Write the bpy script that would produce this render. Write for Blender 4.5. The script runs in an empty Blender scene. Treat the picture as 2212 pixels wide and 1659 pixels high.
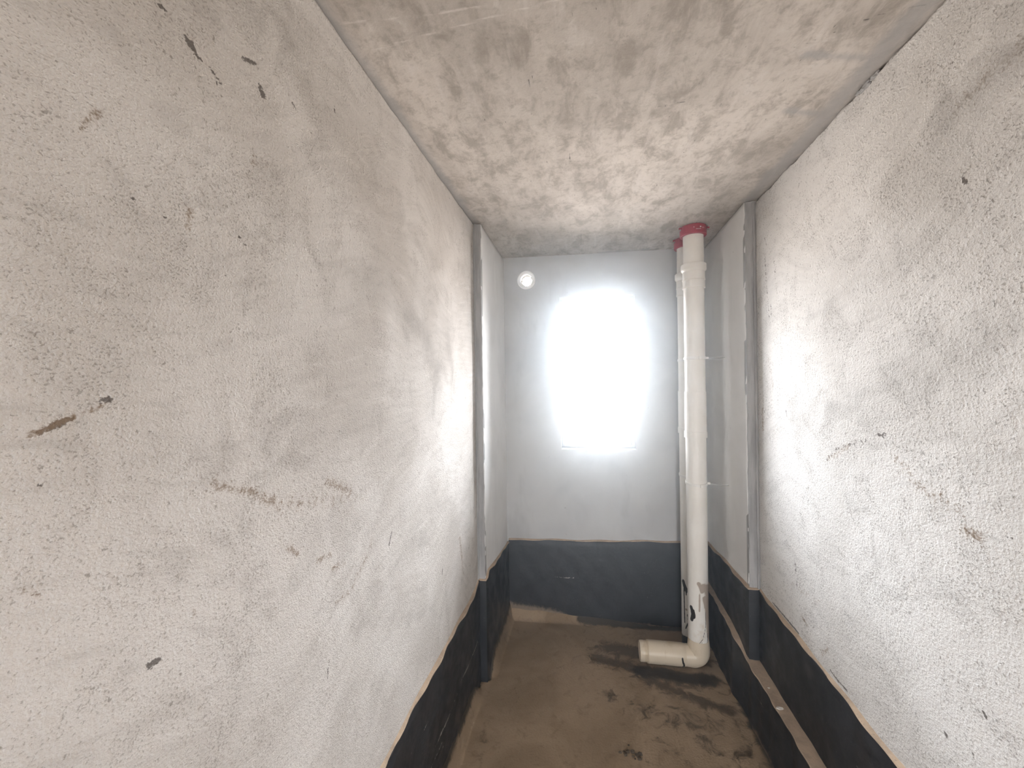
import bpy, bmesh, math, random
import numpy as np
from mathutils import Vector, Matrix, noise as mnoise

random.seed(4)
rng = np.random.default_rng(7)
scene = bpy.context.scene
col = scene.collection

# ------------------------------------------------------------------ camera
CAM_Z = 1.64
cam_data = bpy.data.cameras.new('camera')
cam_data.sensor_fit = 'HORIZONTAL'
cam_data.sensor_width = 36.0
cam_data.lens = 36.0 * 897.6 / 2212.0
cam_data.clip_start = 0.02
cam = bpy.data.objects.new('camera', cam_data)
col.objects.link(cam)
YAW, PITCH, ROLL = math.radians(10.01), math.radians(-0.106), math.radians(0.81)
cam.matrix_world = (Matrix.Translation((0, 0, CAM_Z)) @ Matrix.Rotation(YAW, 4, 'Z')
                    @ Matrix.Rotation(math.pi / 2 + PITCH, 4, 'X') @ Matrix.Rotation(-ROLL, 4, 'Z'))
scene.camera = cam

# ------------------------------------------------------------------ world (overcast bright sky over pale ground)
world = bpy.data.worlds.new('sky')
scene.world = world
world.use_nodes = True
wt = world.node_tree
wt.nodes.clear()
w_out = wt.nodes.new('ShaderNodeOutputWorld')
w_bg = wt.nodes.new('ShaderNodeBackground')
w_tc = wt.nodes.new('ShaderNodeTexCoord')
w_sep = wt.nodes.new('ShaderNodeSeparateXYZ')
w_map = wt.nodes.new('ShaderNodeMapRange')
w_map.interpolation_type = 'SMOOTHSTEP'
w_map.inputs['From Min'].default_value = -0.12
w_map.inputs['From Max'].default_value = 0.12
w_mix = wt.nodes.new('ShaderNodeMix')
w_mix.data_type = 'RGBA'
w_mix.inputs['A'].default_value = (0.42, 0.385, 0.36, 1)     # pale ground
w_mix.inputs['B'].default_value = (0.925, 0.955, 1.0, 1)      # bright overcast sky
wt.links.new(w_tc.outputs['Generated'], w_sep.inputs[0])
wt.links.new(w_sep.outputs['Z'], w_map.inputs['Value'])
wt.links.new(w_map.outputs['Result'], w_mix.inputs['Factor'])
wt.links.new(w_mix.outputs['Result'], w_bg.inputs['Color'])
w_bg.inputs['Strength'].default_value = 106.0
wt.links.new(w_bg.outputs[0], w_out.inputs['Surface'])

# room dimensions (metres); +Y runs down the corridor, floor at z = 0
XL, XR = -0.598, 0.834
AXL, AXR = -0.556, 0.785            # narrower far end
YS = 2.226                          # where the narrower end starts
YBL, YBR = 2.873, 2.929             # far wall, a little out of square
ZC = 2.52
YF = -2.0                          # wall behind the viewer
WX0, WX1, WZ0, WZ1 = -0.169, 0.335, 1.178, 2.232    # window opening
DX0, DX1, DZ0, DZ1 = 0.05, 0.40, 0.42, 1.45          # unseen doorway behind the viewer, opening sized to tune its light


def portal(name, loc, rot, sx, sy):
    ld = bpy.data.lights.new(name, 'AREA')
    ld.shape = 'RECTANGLE'
    ld.size, ld.size_y = sx, sy
    ld.cycles.is_portal = True
    lo = bpy.data.objects.new(name, ld)
    col.objects.link(lo)
    lo.location, lo.rotation_euler = loc, rot
    return lo


portal('window_daylight_portal', ((WX0 + WX1) / 2, 3.15, (WZ0 + WZ1) / 2), (-math.pi / 2, 0, 0), WX1 - WX0 + .1, WZ1 - WZ0 + .1)
portal('doorway_daylight_portal', ((DX0 + DX1) / 2, YF - .15, (DZ0 + DZ1) / 2), (math.pi / 2, 0, 0), DX1 - DX0, DZ1 - DZ0)

scene.view_settings.view_transform = 'Standard'
scene.view_settings.look = 'None'
scene.view_settings.gamma = 1.0
scene.view_settings.use_curve_mapping = False
scene.view_settings.exposure = 0.0
scene.cycles.use_denoising = True
scene.cycles.max_bounces = 7
scene.cycles.diffuse_bounces = 6
scene.cycles.volume_bounces = 0
scene.cycles.use_adaptive_sampling = True
scene.cycles.adaptive_threshold = 0.1
scene.cycles.adaptive_min_samples = 16
scene.cycles.use_light_tree = False
scene.cycles.sample_clamp_indirect = 12.0


# ------------------------------------------------------------------ node helper
class NT:
    def __init__(self, name):
        self.m = bpy.data.materials.new(name)
        self.m.use_nodes = True
        self.t = self.m.node_tree
        self.t.nodes.clear()
        self.out = self.t.nodes.new('ShaderNodeOutputMaterial')
        self.bsdf = self.t.nodes.new('ShaderNodeBsdfPrincipled')
        self.t.links.new(self.bsdf.outputs[0], self.out.inputs['Surface'])
        self.obj = self.t.nodes.new('ShaderNodeTexCoord').outputs['Object']

    def n(self, kind):
        return self.t.nodes.new('ShaderNode' + kind)

    def put(self, sock, v):
        if isinstance(v, bpy.types.NodeSocket):
            self.t.links.new(v, sock)
        elif isinstance(v, (tuple, list)) and len(v) == 3 and sock.type == 'RGBA':
            sock.default_value = (*v, 1)
        else:
            sock.default_value = v

    def mapping(self, scale=(1, 1, 1), loc=(0, 0, 0), rot=(0, 0, 0), vec=None):
        k = self.n('Mapping')
        self.put(k.inputs['Vector'], vec or self.obj)
        k.inputs['Scale'].default_value = scale
        k.inputs['Location'].default_value = loc
        k.inputs['Rotation'].default_value = rot
        return k.outputs[0]

    def noise(self, scale, detail=4, rough=.55, vec=None, dist=0.0):
        k = self.n('TexNoise')
        self.put(k.inputs['Vector'], vec or self.obj)
        k.inputs['Scale'].default_value = scale
        k.inputs['Detail'].default_value = detail
        k.inputs['Roughness'].default_value = rough
        k.inputs['Distortion'].default_value = dist
        return k.outputs[0]

    def math(self, op, a, b=0.0, clamp=False):
        k = self.n('Math')
        k.operation = op
        k.use_clamp = clamp
        self.put(k.inputs[0], a)
        self.put(k.inputs[1], b)
        return k.outputs[0]

    def step(self, v, lo, hi, o0=0.0, o1=1.0):
        k = self.n('MapRange')
        k.interpolation_type = 'SMOOTHSTEP'
        self.put(k.inputs['Value'], v)
        for nm, x in (('From Min', lo), ('From Max', hi), ('To Min', o0), ('To Max', o1)):
            k.inputs[nm].default_value = x
        return k.outputs['Result']

    def mix(self, f, a, b, mode='MIX'):
        k = self.n('Mix')
        k.data_type = 'RGBA'
        k.blend_type = mode
        self.put(k.inputs['Factor'], f)
        self.put(k.inputs['A'], a)
        self.put(k.inputs['B'], b)
        return k.outputs['Result']

    def marks(self):
        k = self.n('Attribute')
        k.attribute_name = 'marks'
        s = self.n('SeparateColor')
        self.t.links.new(k.outputs['Color'], s.inputs[0])
        return s.outputs[0], s.outputs[1], s.outputs[2]

    def bump(self, h, strength, dist, prev=None):
        k = self.n('Bump')
        k.inputs['Strength'].default_value = strength
        k.inputs['Distance'].default_value = dist
        self.put(k.inputs['Height'], h)
        if prev is not None:
            self.t.links.new(prev, k.inputs['Normal'])
        return k.outputs[0]

    def fin(self, color, rough=.9, normal=None, spec=.3):
        self.put(self.bsdf.inputs['Base Color'], color)
        self.put(self.bsdf.inputs['Roughness'], rough)
        self.bsdf.inputs['Specular IOR Level'].default_value = spec
        if normal is not None:
            self.t.links.new(normal, self.bsdf.inputs['Normal'])
        return self.m


def plaster_material(name, light, dark, speck, seed, fine=195, pits=.55):
    k = NT(name)
    v = k.mapping(loc=(seed, seed * 1.7, seed * .6))
    A = k.noise(1.9, 2, .5, v, .5)
    B = k.noise(8, 4, .62, v, .9)
    Q = k.noise(85, 3, .6, v)
    P = k.noise(fine, 2, .6, k.mapping(scale=(1, .75, 1.0), rot=(.5, 0, 0), vec=v))
    # trowel sweeps: bent, stretched noise
    nz = k.n('TexNoise')
    k.put(nz.inputs['Vector'], v)
    nz.inputs['Scale'].default_value = 1.1
    nz.inputs['Detail'].default_value = 1
    w = k.n('VectorMath')
    w.operation = 'MULTIPLY_ADD'
    k.t.links.new(nz.outputs['Color'], w.inputs[0])
    w.inputs[1].default_value = (.9, .9, .9)
    k.t.links.new(v, w.inputs[2])
    S = k.noise(3.2, 4, .62, k.mapping(scale=(1, 2.2, 13), rot=(.55, 0, 0), vec=w.outputs[0]))
    c = k.mix(k.step(A, .35, .68), light, dark)
    c = k.mix(k.math('MULTIPLY', k.step(B, .48, .72), .30), c, tuple(x * .80 for x in dark))
    c = k.mix(k.math('MULTIPLY', k.step(S, .50, .70), .25), c, tuple(x * .70 for x in dark))
    c = k.mix(k.math('MULTIPLY', k.step(S, .48, .30), .30), c, tuple(min(1, x * 1.10) for x in light))
    # fine pits and specks, denser where the coat is thin
    pitm = k.step(k.math('SUBTRACT', P, k.step(B, .30, .66, .65, .53)), 0.0, .11)
    c = k.mix(k.math('MULTIPLY', pitm, pits), c, speck)
    c = k.mix(k.math('MULTIPLY', k.step(Q, .665, .72), .55), c, speck)
    r, g, b = k.marks()
    qp = k.math('MULTIPLY', k.math('ADD', Q, P), .5)
    m1 = k.step(k.math('ADD', r, k.math('MULTIPLY', k.math('SUBTRACT', qp, .5), 2.0)), .40, .66)
    m1 = k.math('MULTIPLY', m1, k.step(r, .04, .3))
    c = k.mix(k.math('MULTIPLY', m1, .82), c, (.085, .070, .060))
    m2 = k.step(k.math('ADD', g, k.math('MULTIPLY', k.math('SUBTRACT', qp, .5), 2.6)), .40, .95)
    c = k.mix(k.math('MULTIPLY', k.math('MULTIPLY', m2, k.step(g, .03, .35)), .75), c, (.25, .18, .12))
    m3 = k.step(k.math('ADD', b, k.math('MULTIPLY', k.math('SUBTRACT', B, .5), .9)), .2, .9)
    c = k.mix(k.math('MULTIPLY', k.math('MULTIPLY', m3, k.step(b, .03, .3)), .55), c, tuple(x * .66 for x in dark))
    h = k.math('ADD', k.math('MULTIPLY', P, .6), k.math('MULTIPLY', Q, .7))
    nrm = k.bump(h, .85, .005)
    return k.fin(c, .93, nrm, .2)


M = {}
M['plaster_left'] = plaster_material('sandy_plaster_left', (.69, .66, .625), (.555, .52, .48), (.17, .14, .112), 1.3, 310, .46)
M['plaster_right'] = plaster_material('sandy_plaster_right', (.74, .727, .705), (.61, .592, .565), (.15, .135, .12), 5.1)

def putty(name, c1, c2, c3):
    k = NT(name)
    v = k.obj
    n4 = k.noise(5, 4, .65, k.mapping(scale=(1, 1, .35)))
    c = k.mix(k.step(k.noise(2.3, 3, .6, v, .5), .38, .66), c1, c2)
    c = k.mix(k.math('MULTIPLY', k.step(n4, .54, .74), .45), c, c3)
    n70 = k.noise(60, 3, .6)
    c = k.mix(k.math('MULTIPLY', k.step(n70, .70, .76), .6), c, (.25, .24, .23))
    r, g, b = k.marks()
    c = k.mix(k.step(k.math('ADD', r, k.math('MULTIPLY', k.math('SUBTRACT', n70, .5), .5)), .42, .6), c, (.12, .10, .085))
    return k.fin(c, .8, k.bump(n70, .2, .002), .25)


M['putty'] = putty('putty_shaded_tone', (.54, .54, .535), (.475, .475, .475), (.38, .38, .375))  # darker copy of the alcove putty: far wall's shade put into the colour
M['panel'] = putty('putty_lit_tone', (.82, .82, .81), (.75, .75, .745), (.64, .64, .635))  # lighter copy of the same putty: window light on the side panels painted in

k = NT('grey_cement_edge')
c = k.mix(k.step(k.noise(14, 5, .65, k.mapping(scale=(3, 3, .35))), .38, .66), (.40, .40, .40), (.29, .29, .29))
M['cement_edge'] = k.fin(c, .9, k.bump(k.noise(60, 4, .6), .4, .003), .2)

k = NT('shuttered_concrete')
va = k.mapping(scale=(1, .55, 1))
n1 = k.noise(2.2, 5, .62, va, .8)
n2 = k.noise(13, 5, .70, va, .35)
n3 = k.noise(40, 3, .7, k.obj)
c = k.mix(k.step(n1, .32, .70), (.60, .56, .515), (.44, .408, .37))
c = k.mix(k.math('MULTIPLY', k.step(n2, .44, .66), .72), c, (.285, .258, .225))
c = k.mix(k.math('MULTIPLY', k.step(n2, .42, .30), .45), c, (.63, .60, .565))
c = k.mix(k.math('MULTIPLY', k.step(n3, .50, .70), .38), c, (.27, .245, .215))
st = k.noise(5.5, 4, .6, k.mapping(scale=(4.5, .5, 1)), .3)      # board streaks along the corridor
c = k.mix(k.math('MULTIPLY', k.step(st, .55, .72), .35), c, (.63, .60, .57))
c = k.mix(k.math('MULTIPLY', k.step(st, .44, .30), .28), c, (.33, .30, .27))
pk = k.noise(75, 2, .5, k.mapping(scale=(1.6, .35, 1)))
c = k.mix(k.math('MULTIPLY', k.step(pk, .73, .77), .8), c, (.10, .09, .085))
r, g, b = k.marks()
c = k.mix(k.step(k.math('ADD', r, k.math('MULTIPLY', k.math('SUBTRACT', n3, .5), .8)), .40, .62), c, (.15, .14, .13))
c = k.mix(k.math('MULTIPLY', k.step(k.math('ADD', g, k.math('MULTIPLY', k.math('SUBTRACT', n3, .5), .7)), .35, .65), .6), c, (.70, .67, .635))
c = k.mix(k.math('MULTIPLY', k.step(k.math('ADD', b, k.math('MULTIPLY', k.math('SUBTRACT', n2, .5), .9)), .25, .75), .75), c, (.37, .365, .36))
nrm = k.bump(n3, .45, .004)
M['concrete'] = k.fin(c, .92, nrm, .2)

k = NT('black_waterproof_coating')
c = k.mix(k.step(k.noise(9, 5, .65), .4, .68), (.013, .014, .017), (.024, .025, .029))
sp = k.noise(170, 3, .6, k.mapping(scale=(1, .5, 1)))
dn = k.noise(6, 3, .6)
c = k.mix(k.math('MULTIPLY', k.step(k.math('SUBTRACT', sp, k.step(dn, .35, .7, .80, .64)), 0, .04), .55), c, (.22, .21, .19))
sr = k.noise(16, 4, .65, k.mapping(scale=(9, .30, 9)))
c = k.mix(k.math('MULTIPLY', k.step(sr, .60, .72), .35), c, (.075, .073, .07))
r, g, b = k.marks()
c = k.mix(k.math('MULTIPLY', k.step(k.math('ADD', r, k.math('MULTIPLY', k.math('SUBTRACT', k.noise(110, 4, .7), .5), 1.3)), .45, .62), k.step(r, .05, .3)), c, (.42, .40, .36))
gg = k.math('ADD', g, k.math('MULTIPLY', k.math('SUBTRACT', k.noise(45, 5, .7), .5), .8))
c = k.mix(k.step(gg, .35, .70), c, (.215, .165, .12))
nrm = k.bump(k.noise(40, 4, .6, k.mapping(scale=(1, .4, 1))), .35, .004)
M['black'] = k.fin(c, k.step(k.noise(12, 3), .3, .7, .38, .6), nrm, .4)

k = NT('tan_mortar')
c = k.mix(k.step(k.noise(20, 5, .65), .35, .68), (.50, .385, .28), (.37, .285, .21))
c = k.mix(k.math('MULTIPLY', k.step(k.noise(140, 3), .62, .72), .5), c, (.20, .15, .11))
M['mortar'] = k.fin(c, .95, k.bump(k.noise(120, 4, .6), .5, .003), .15)

k = NT('dusty_screed_floor')
n1 = k.noise(2.4, 5, .6, None, .7)
n2 = k.noise(15, 5, .7, None, .9)
n90 = k.noise(100, 3, .6)
c = k.mix(k.step(n1, .35, .68), (.35, .258, .17), (.255, .18, .11))
c = k.mix(k.math('MULTIPLY', k.step(n2, .52, .70), .40), c, (.125, .083, .047))
c = k.mix(k.math('MULTIPLY', k.step(n90, .60, .72), .35), c, (.13, .10, .07))
r, g, b = k.marks()
wet_shade = k.step(k.math('ADD', g, k.math('MULTIPLY', k.math('SUBTRACT', n2, .5), 1.9)), .34, .80)  # damp stains, plus shade painted across the back floor
wet_shade = k.math('MULTIPLY', wet_shade, k.step(g, .03, .25))
c = k.mix(k.math('MULTIPLY', wet_shade, .80), c, (.052, .036, .026))
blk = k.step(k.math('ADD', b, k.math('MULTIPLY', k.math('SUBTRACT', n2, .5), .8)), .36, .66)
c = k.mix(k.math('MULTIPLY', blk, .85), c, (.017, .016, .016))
c = k.mix(k.math('MULTIPLY', k.step(k.math('ADD', r, k.math('MULTIPLY', k.math('SUBTRACT', n90, .5), .9)), .42, .62), .8), c, (.05, .036, .025))
nrm = k.bump(n90, .5, .004)
M['floor'] = k.fin(c, k.step(wet_shade, 0, 1, .85, .6), nrm, .25)

k = NT('ivory_pvc')
c = k.mix(k.step(k.noise(6, 4, .6), .35, .7), (.84, .82, .77), (.78, .755, .695))
r, g, b = k.marks()
gm = k.step(k.math('ADD', g, k.math('MULTIPLY', k.math('SUBTRACT', k.noise(45, 5, .7, k.mapping(scale=(1, 1, .45))), .5), .7)), .38, .62)
c = k.mix(k.math('MULTIPLY', gm, .75), c, (.27, .185, .12))
bm_ = k.step(k.math('ADD', b, k.math('MULTIPLY', k.math('SUBTRACT', k.noise(20, 5, .7), .5), .8)), .30, .70)
c = k.mix(k.math('MULTIPLY', bm_, .80), c, (.60, .49, .34))
rm = k.step(k.math('ADD', r, k.math('MULTIPLY', k.math('SUBTRACT', k.noise(70, 4, .65), .5), .55)), .44, .56)
c = k.mix(rm, c, (.014, .013, .013))
M['pvc'] = k.fin(c, k.math('MAXIMUM', k.math('MULTIPLY', gm, .85), .36), k.bump(k.noise(50, 3), .08, .002), .45)

k = NT('white_pvc')
c = k.mix(k.step(k.noise(9, 4, .6), .35, .7), (.84, .835, .80), (.78, .77, .73))
M['white_pvc'] = k.fin(c, .4, None, .45)

k = NT('red_fire_collar')
c = k.mix(k.step(k.noise(25, 4, .6), .35, .7), (.40, .035, .065), (.31, .028, .05))
M['red'] = k.fin(c, .42, k.bump(k.noise(60, 3), .1, .002), .4)

k = NT('white_print')
c = k.mix(k.step(k.noise(200, 2), .35, .6), (.8, .78, .78), (.62, .55, .56))
M['print'] = k.fin(c, .6)

k = NT('galvanised_wire')
c = k.mix(k.step(k.noise(80, 3), .4, .7), (.42, .41, .40), (.26, .24, .22))
M['wire'] = k.fin(c, .5)
k.bsdf.inputs['Metallic'].default_value = .6

k = NT('aluminium_frame')
c = k.mix(k.step(k.noise(18, 3), .35, .7), (.55, .57, .60), (.47, .50, .53))
M['alu'] = k.fin(c, .45)

k = NT('torn_film')
c = k.mix(k.step(k.noise(60, 4), .35, .7), (.62, .60, .56), (.40, .38, .35))
M['film'] = k.fin(c, .8)

k = NT('white_chip')
c = k.mix(k.step(k.noise(90, 3), .35, .7), (.66, .63, .58), (.48, .44, .38))
M['chip'] = k.fin(c, .9, k.bump(k.noise(160, 3), .4, .002))

k = NT('dried_mud')
c = k.mix(k.step(k.noise(60, 4), .35, .7), (.12, .09, .065), (.06, .045, .032))
M['mud'] = k.fin(c, .95, k.bump(k.noise(140, 4), .6, .003))

gm = bpy.data.materials.new('window_glass')
gm.use_nodes = True
g_t = gm.node_tree
g_t.nodes.clear()
g_o = g_t.nodes.new('ShaderNodeOutputMaterial')
g_m = g_t.nodes.new('ShaderNodeMixShader')
g_f = g_t.nodes.new('ShaderNodeFresnel')
g_a = g_t.nodes.new('ShaderNodeBsdfTransparent')
g_a.inputs[0].default_value = (.95, .96, .97, 1)
g_g = g_t.nodes.new('ShaderNodeBsdfGlossy')
g_g.inputs['Roughness'].default_value = .03
g_t.links.new(g_f.outputs[0], g_m.inputs[0])
g_t.links.new(g_a.outputs[0], g_m.inputs[1])
g_t.links.new(g_g.outputs[0], g_m.inputs[2])
g_t.links.new(g_m.outputs[0], g_o.inputs['Surface'])
M['glass'] = gm


# ------------------------------------------------------------------ mesh helpers
def link(name, verts, faces, mat, parent=None, smooth=False, attr=None):
    me = bpy.data.meshes.new(name)
    me.from_pydata([tuple(map(float, v)) for v in verts], [], [tuple(int(i) for i in f) for f in faces])
    me.validate()
    me.materials.append(mat)
    if smooth:
        me.polygons.foreach_set('use_smooth', np.ones(len(me.polygons), dtype=bool))
    if attr is not None:
        a = me.color_attributes.new('marks', 'FLOAT_COLOR', 'POINT')
        a.data.foreach_set('color', np.ascontiguousarray(attr, dtype=np.float32).ravel())
    me.update()
    o = bpy.data.objects.new(name, me)
    col.objects.link(o)
    if parent is not None:
        o.parent = parent
    return o


def structure(o):
    o['kind'] = 'structure'
    return o


def tag(o, label, cat, group=None):
    o['label'], o['category'] = label, cat
    if group:
        o['group'] = group
    return o


def empty(name, loc=(0, 0, 0)):
    o = bpy.data.objects.new(name, None)
    o.empty_display_size = .05
    col.objects.link(o)
    o.location = loc
    return o


def field(U, V, marks):
    """marks: (channel, radius, strength, [(u,v),...]); returns per-point rgba of soft capsule fields"""
    A = np.zeros(U.shape + (4,))
    A[..., 3] = 1
    for ch, r, s, pts in marks:
        if len(pts) == 1:
            pts = [pts[0], (pts[0][0] + 1e-4, pts[0][1])]
        for (u0, v0), (u1, v1) in zip(pts[:-1], pts[1:]):
            du, dv = u1 - u0, v1 - v0
            t = np.clip(((U - u0) * du + (V - v0) * dv) / (du * du + dv * dv + 1e-12), 0, 1)
            d = np.hypot(U - u0 - t * du, V - v0 - t * dv)
            A[..., ch] = np.maximum(A[..., ch], s * np.clip(1 - d / (2 * r), 0, 1))
    return A


def wobble(a, b, scale, seed):
    out = np.zeros(a.shape)
    for i in range(6):
        f = scale * 1.7 ** i
        p = rng_off[seed + i]
        out += np.sin(a * f + p[0]) * np.sin(b * f * .9 + p[1]) / 1.6 ** i
    return out


rng_off = np.random.default_rng(3).uniform(0, 6.28, (80, 2))


def grid_solid(name, us, vs, fn, mat, thick, back_extra=(0, 0, 0), marks=(), parent=None):
    """front = fn(U,V) -> (n,m,3); closed behind by a slab displaced by vector thick"""
    U, V = np.meshgrid(us, vs, indexing='ij')
    P = fn(U, V)
    n, m = U.shape
    idx = np.arange(n * m).reshape(n, m)
    quads = np.stack([idx[:-1, :-1], idx[1:, :-1], idx[1:, 1:], idx[:-1, 1:]], -1).reshape(-1, 4)
    loop = np.concatenate([idx[:, 0], idx[-1, 1:], idx[-2::-1, -1], idx[0, -2:0:-1]])
    base = P.reshape(-1, 3)
    bl = base[loop] + np.array(thick)
    if any(back_extra):
        topmask = np.isin(loop, idx[:, -1])
        bl[topmask] += np.array(back_extra)
    nb = len(loop)
    off = n * m
    faces = quads.tolist()
    for i in range(nb):
        j = (i + 1) % nb
        faces.append([int(loop[j]), int(loop[i]), off + i, off + j])
    faces.append([off + i for i in range(nb)][::-1])
    att = field(U, V, marks).reshape(-1, 4)
    att = np.concatenate([att, np.tile([0, 0, 0, 1.0], (nb, 1))])
    o = link(name, np.concatenate([base, bl]), faces, mat, parent, attr=att)
    sm = np.zeros(len(o.data.polygons), dtype=bool)
    sm[:len(quads)] = True
    o.data.polygons.foreach_set('use_smooth', sm)
    bm = bmesh.new()
    bm.from_mesh(o.data)
    bmesh.ops.recalc_face_normals(bm, faces=bm.faces)
    bm.to_mesh(o.data)
    bm.free()
    return o


def box(name, x0, x1, y0, y1, z0, z1, mat, parent=None, bevel=0.0):
    bm = bmesh.new()
    bmesh.ops.create_cube(bm, size=1)
    for v_ in bm.verts:
        v_.co = ((x0 + x1) / 2 + v_.co.x * (x1 - x0), (y0 + y1) / 2 + v_.co.y * (y1 - y0), (z0 + z1) / 2 + v_.co.z * (z1 - z0))
    if bevel:
        bmesh.ops.bevel(bm, geom=bm.edges[:], offset=bevel, segments=2, affect='EDGES', profile=.5)
    me = bpy.data.meshes.new(name)
    bm.to_mesh(me)
    bm.free()
    me.materials.append(mat)
    o = bpy.data.objects.new(name, me)
    col.objects.link(o)
    if parent is not None:
        o.parent = parent
    return o


def sweep(name, centres, tangents, radii, mat, parent=None, seg=40, marks_fn=None, close=False, smooth=True):
    """rings of given radius along a centre line (closed tube profile)"""
    vs, fs, att = [], [], []
    n = len(centres)
    for c_, t_, r_ in zip(centres, tangents, radii):
        c_, t_ = Vector(c_), Vector(t_).normalized()
        ref = Vector((0, 1, 0)) if abs(t_.y) < .9 else Vector((1, 0, 0))
        a_ = ref.cross(t_).normalized()
        b_ = t_.cross(a_)
        for s in range(seg):
            th = 2 * math.pi * s / seg
            p = c_ + (a_ * math.cos(th) + b_ * math.sin(th)) * r_
            vs.append(p)
    for i in range(n - 1 if not close else n):
        for s in range(seg):
            i2 = (i + 1) % n
            fs.append((i * seg + s, i * seg + (s + 1) % seg, i2 * seg + (s + 1) % seg, i2 * seg + s))
    if not close:
        fs.append(tuple(range(seg))[::-1])
        fs.append(tuple((n - 1) * seg + s for s in range(seg)))
    if marks_fn:
        att = np.array([(*marks_fn(p), 1.0) for p in vs])
    o = link(name, vs, fs, mat, parent, attr=att if marks_fn else None)
    if smooth:
        for p in o.data.polygons:
            p.use_smooth = len(p.vertices) == 4
        o.data.set_sharp_from_angle(angle=math.radians(38))
    return o


def lathe(name, profile, cx, cy, mat, parent=None, seg=40, marks_fn=None):
    """closed ring profile [(r,z),...] turned about a vertical axis"""
    return sweep(name, [(cx, cy, z) for r, z in profile], [(0, 0, 1)] * len(profile), [r for r, z in profile], mat, parent, seg, marks_fn)


def ring(name, profile, cx, cy, mat, parent=None, seg=40, marks_fn=None):
    return sweep(name, [(cx, cy, z) for r, z in profile], [(0, 0, 1)] * len(profile), [r for r, z in profile], mat, parent, seg, marks_fn, close=True)


def wire(name, pts, r, mat, parent=None, seg=8):
    tang = []
    for i in range(len(pts)):
        a_, b_ = Vector(pts[max(0, i - 1)]), Vector(pts[min(len(pts) - 1, i + 1)])
        tang.append(b_ - a_)
    return sweep(name, pts, tang, [r] * len(pts), mat, parent, seg)


def seg_space(*parts):
    out = []
    for a_, b_, st in parts:
        n_ = max(1, int(round((b_ - a_) / st)))
        out += list(np.linspace(a_, b_, n_, endpoint=False))
    out.append(parts[-1][1])
    return np.array(out)


# ------------------------------------------------------------------ walls
L_MARKS = [
    (0, .0065, 1, [(.546, 2.178), (.555, 2.172)]), (0, .0035, .9, [(.559, 2.167), (.571, 2.164)]),
    (0, .0028, .9, [(.586, 2.163), (.606, 2.152)]), (0, .004, .8, [(.598, 2.146)]),
    (0, .0065, 1, [(.693, 2.206), (.701, 2.197)]), (0, .004, .9, [(.654, 2.230), (.682, 2.243)]),
    (0, .0035, .9, [(.930, 2.328), (.933, 2.313)]), (0, .003, .85, [(.504, 2.193), (.516, 2.194)]),
    (0, .003, .8, [(.780, 2.235), (.790, 2.230)]), (0, .003, .95, [(.463, 1.896)]), (0, .003, .85, [(.507, 1.887)]),
    (0, .003, .85, [(.638, 1.906), (.654, 1.895)]), (0, .003, .8, [(.609, 1.828)]),
    (1, .007, .8, [(.547, 1.914), (.541, 1.886)]), (1, .006, .75, [(.407, 1.960), (.412, 1.971), (.428, 1.989)]),
    (1, .012, .7, [(.676, 2.058)]),
    (0, .0032, .95, [(.361, 1.592), (.378, 1.600), (.391, 1.606)]), (0, .0045, .95, [(.368, 1.596), (.383, 1.602)]),
    (1, .004, 1.2, [(.355, 1.590), (.393, 1.608)]), (1, .003, .75, [(.390, 1.606), (.428, 1.621)]),
    (0, .0042, .9, [(.424, 1.626), (.431, 1.6265)]), (0, .0026, 1, [(.362, 1.533)]),
    (1, .012, .72, [(.580, 1.481), (.644, 1.458), (.705, 1.420)]), (1, .014, .78, [(.660, 1.450), (.712, 1.414)]),
    (1, .015, .80, [(.887, 1.413), (.928, 1.396), (.974, 1.366)]), (1, .030, .52, [(.72, 1.41), (.90, 1.37), (1.02, 1.34)]),
    (1, .010, .78, [(.746, 1.319), (.776, 1.290)]), (1, .009, .75, [(.840, 1.249), (.886, 1.243)]),
    (1, .009, .78, [(.896, 1.208), (.942, 1.196)]), (1, .014, .60, [(.913, 1.118), (.978, 1.120), (1.050, 1.171), (1.08, 1.20)]),
    (0, .0048, .95, [(.477, 1.256), (.490, 1.2565)]), (0, .0032, .85, [(.876, .998), (.869, .962)]),
    (1, .004, .8, [(.544, 1.298), (.544, 1.286)]), (0, .004, .85, [(1.202, 1.183), (1.183, 1.152)]),
    (0, .005, .9, [(1.662, .866), (1.655, .846)]), (1, .006, .75, [(.346, 1.428), (.356, 1.414)]),
    (1, .017, .80, [(1.905, .905), (1.918, .850), (1.935, .800)]), (1, .02, .6, [(1.93, .80), (1.96, .70)]),
    (2, .06, .75, [(1.34, 1.88), (1.52, 1.82), (1.62, 1.69), (1.56, 1.52)]), (2, .035, .7, [(1.76, 1.86), (1.82, 1.72), (1.80, 1.56)]),
    (2, .09, .5, [(.52, 1.55), (.78, 1.50), (1.05, 1.55)]), (2, .10, .55, [(.32, 2.35), (.55, 2.30), (.8, 2.4)]),
    (2, .06, .55, [(.9, 1.95), (1.2, 1.92), (1.35, 1.80)]), (2, .05, .5, [(1.0, 1.0), (1.3, 1.1), (1.5, 1.05)]),
    (2, .05, .5, [(1.3, 2.2), (1.6, 2.15)]), (2, .04, .5, [(1.2, .78), (1.45, .9)]),
    (1, .012, .7, [(2.14, 2.16), (2.165, 2.08), (2.185, 1.98)]), (1, .008, .8, [(2.19, 2.40), (2.20, 2.30)]),
    (0, .004, .8, [(2.15, .98), (2.145, .95)]), (0, .004, .8, [(2.06, .82), (2.05, .79)]), (0, .004, .8, [(1.93, .70), (1.92, .68)]),
    (0, .003, .8, [(2.12, 1.25), (2.11, 1.23)]), (0, .0035, .85, [(2.186, 1.55), (2.18, 1.52)]),
]
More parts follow.
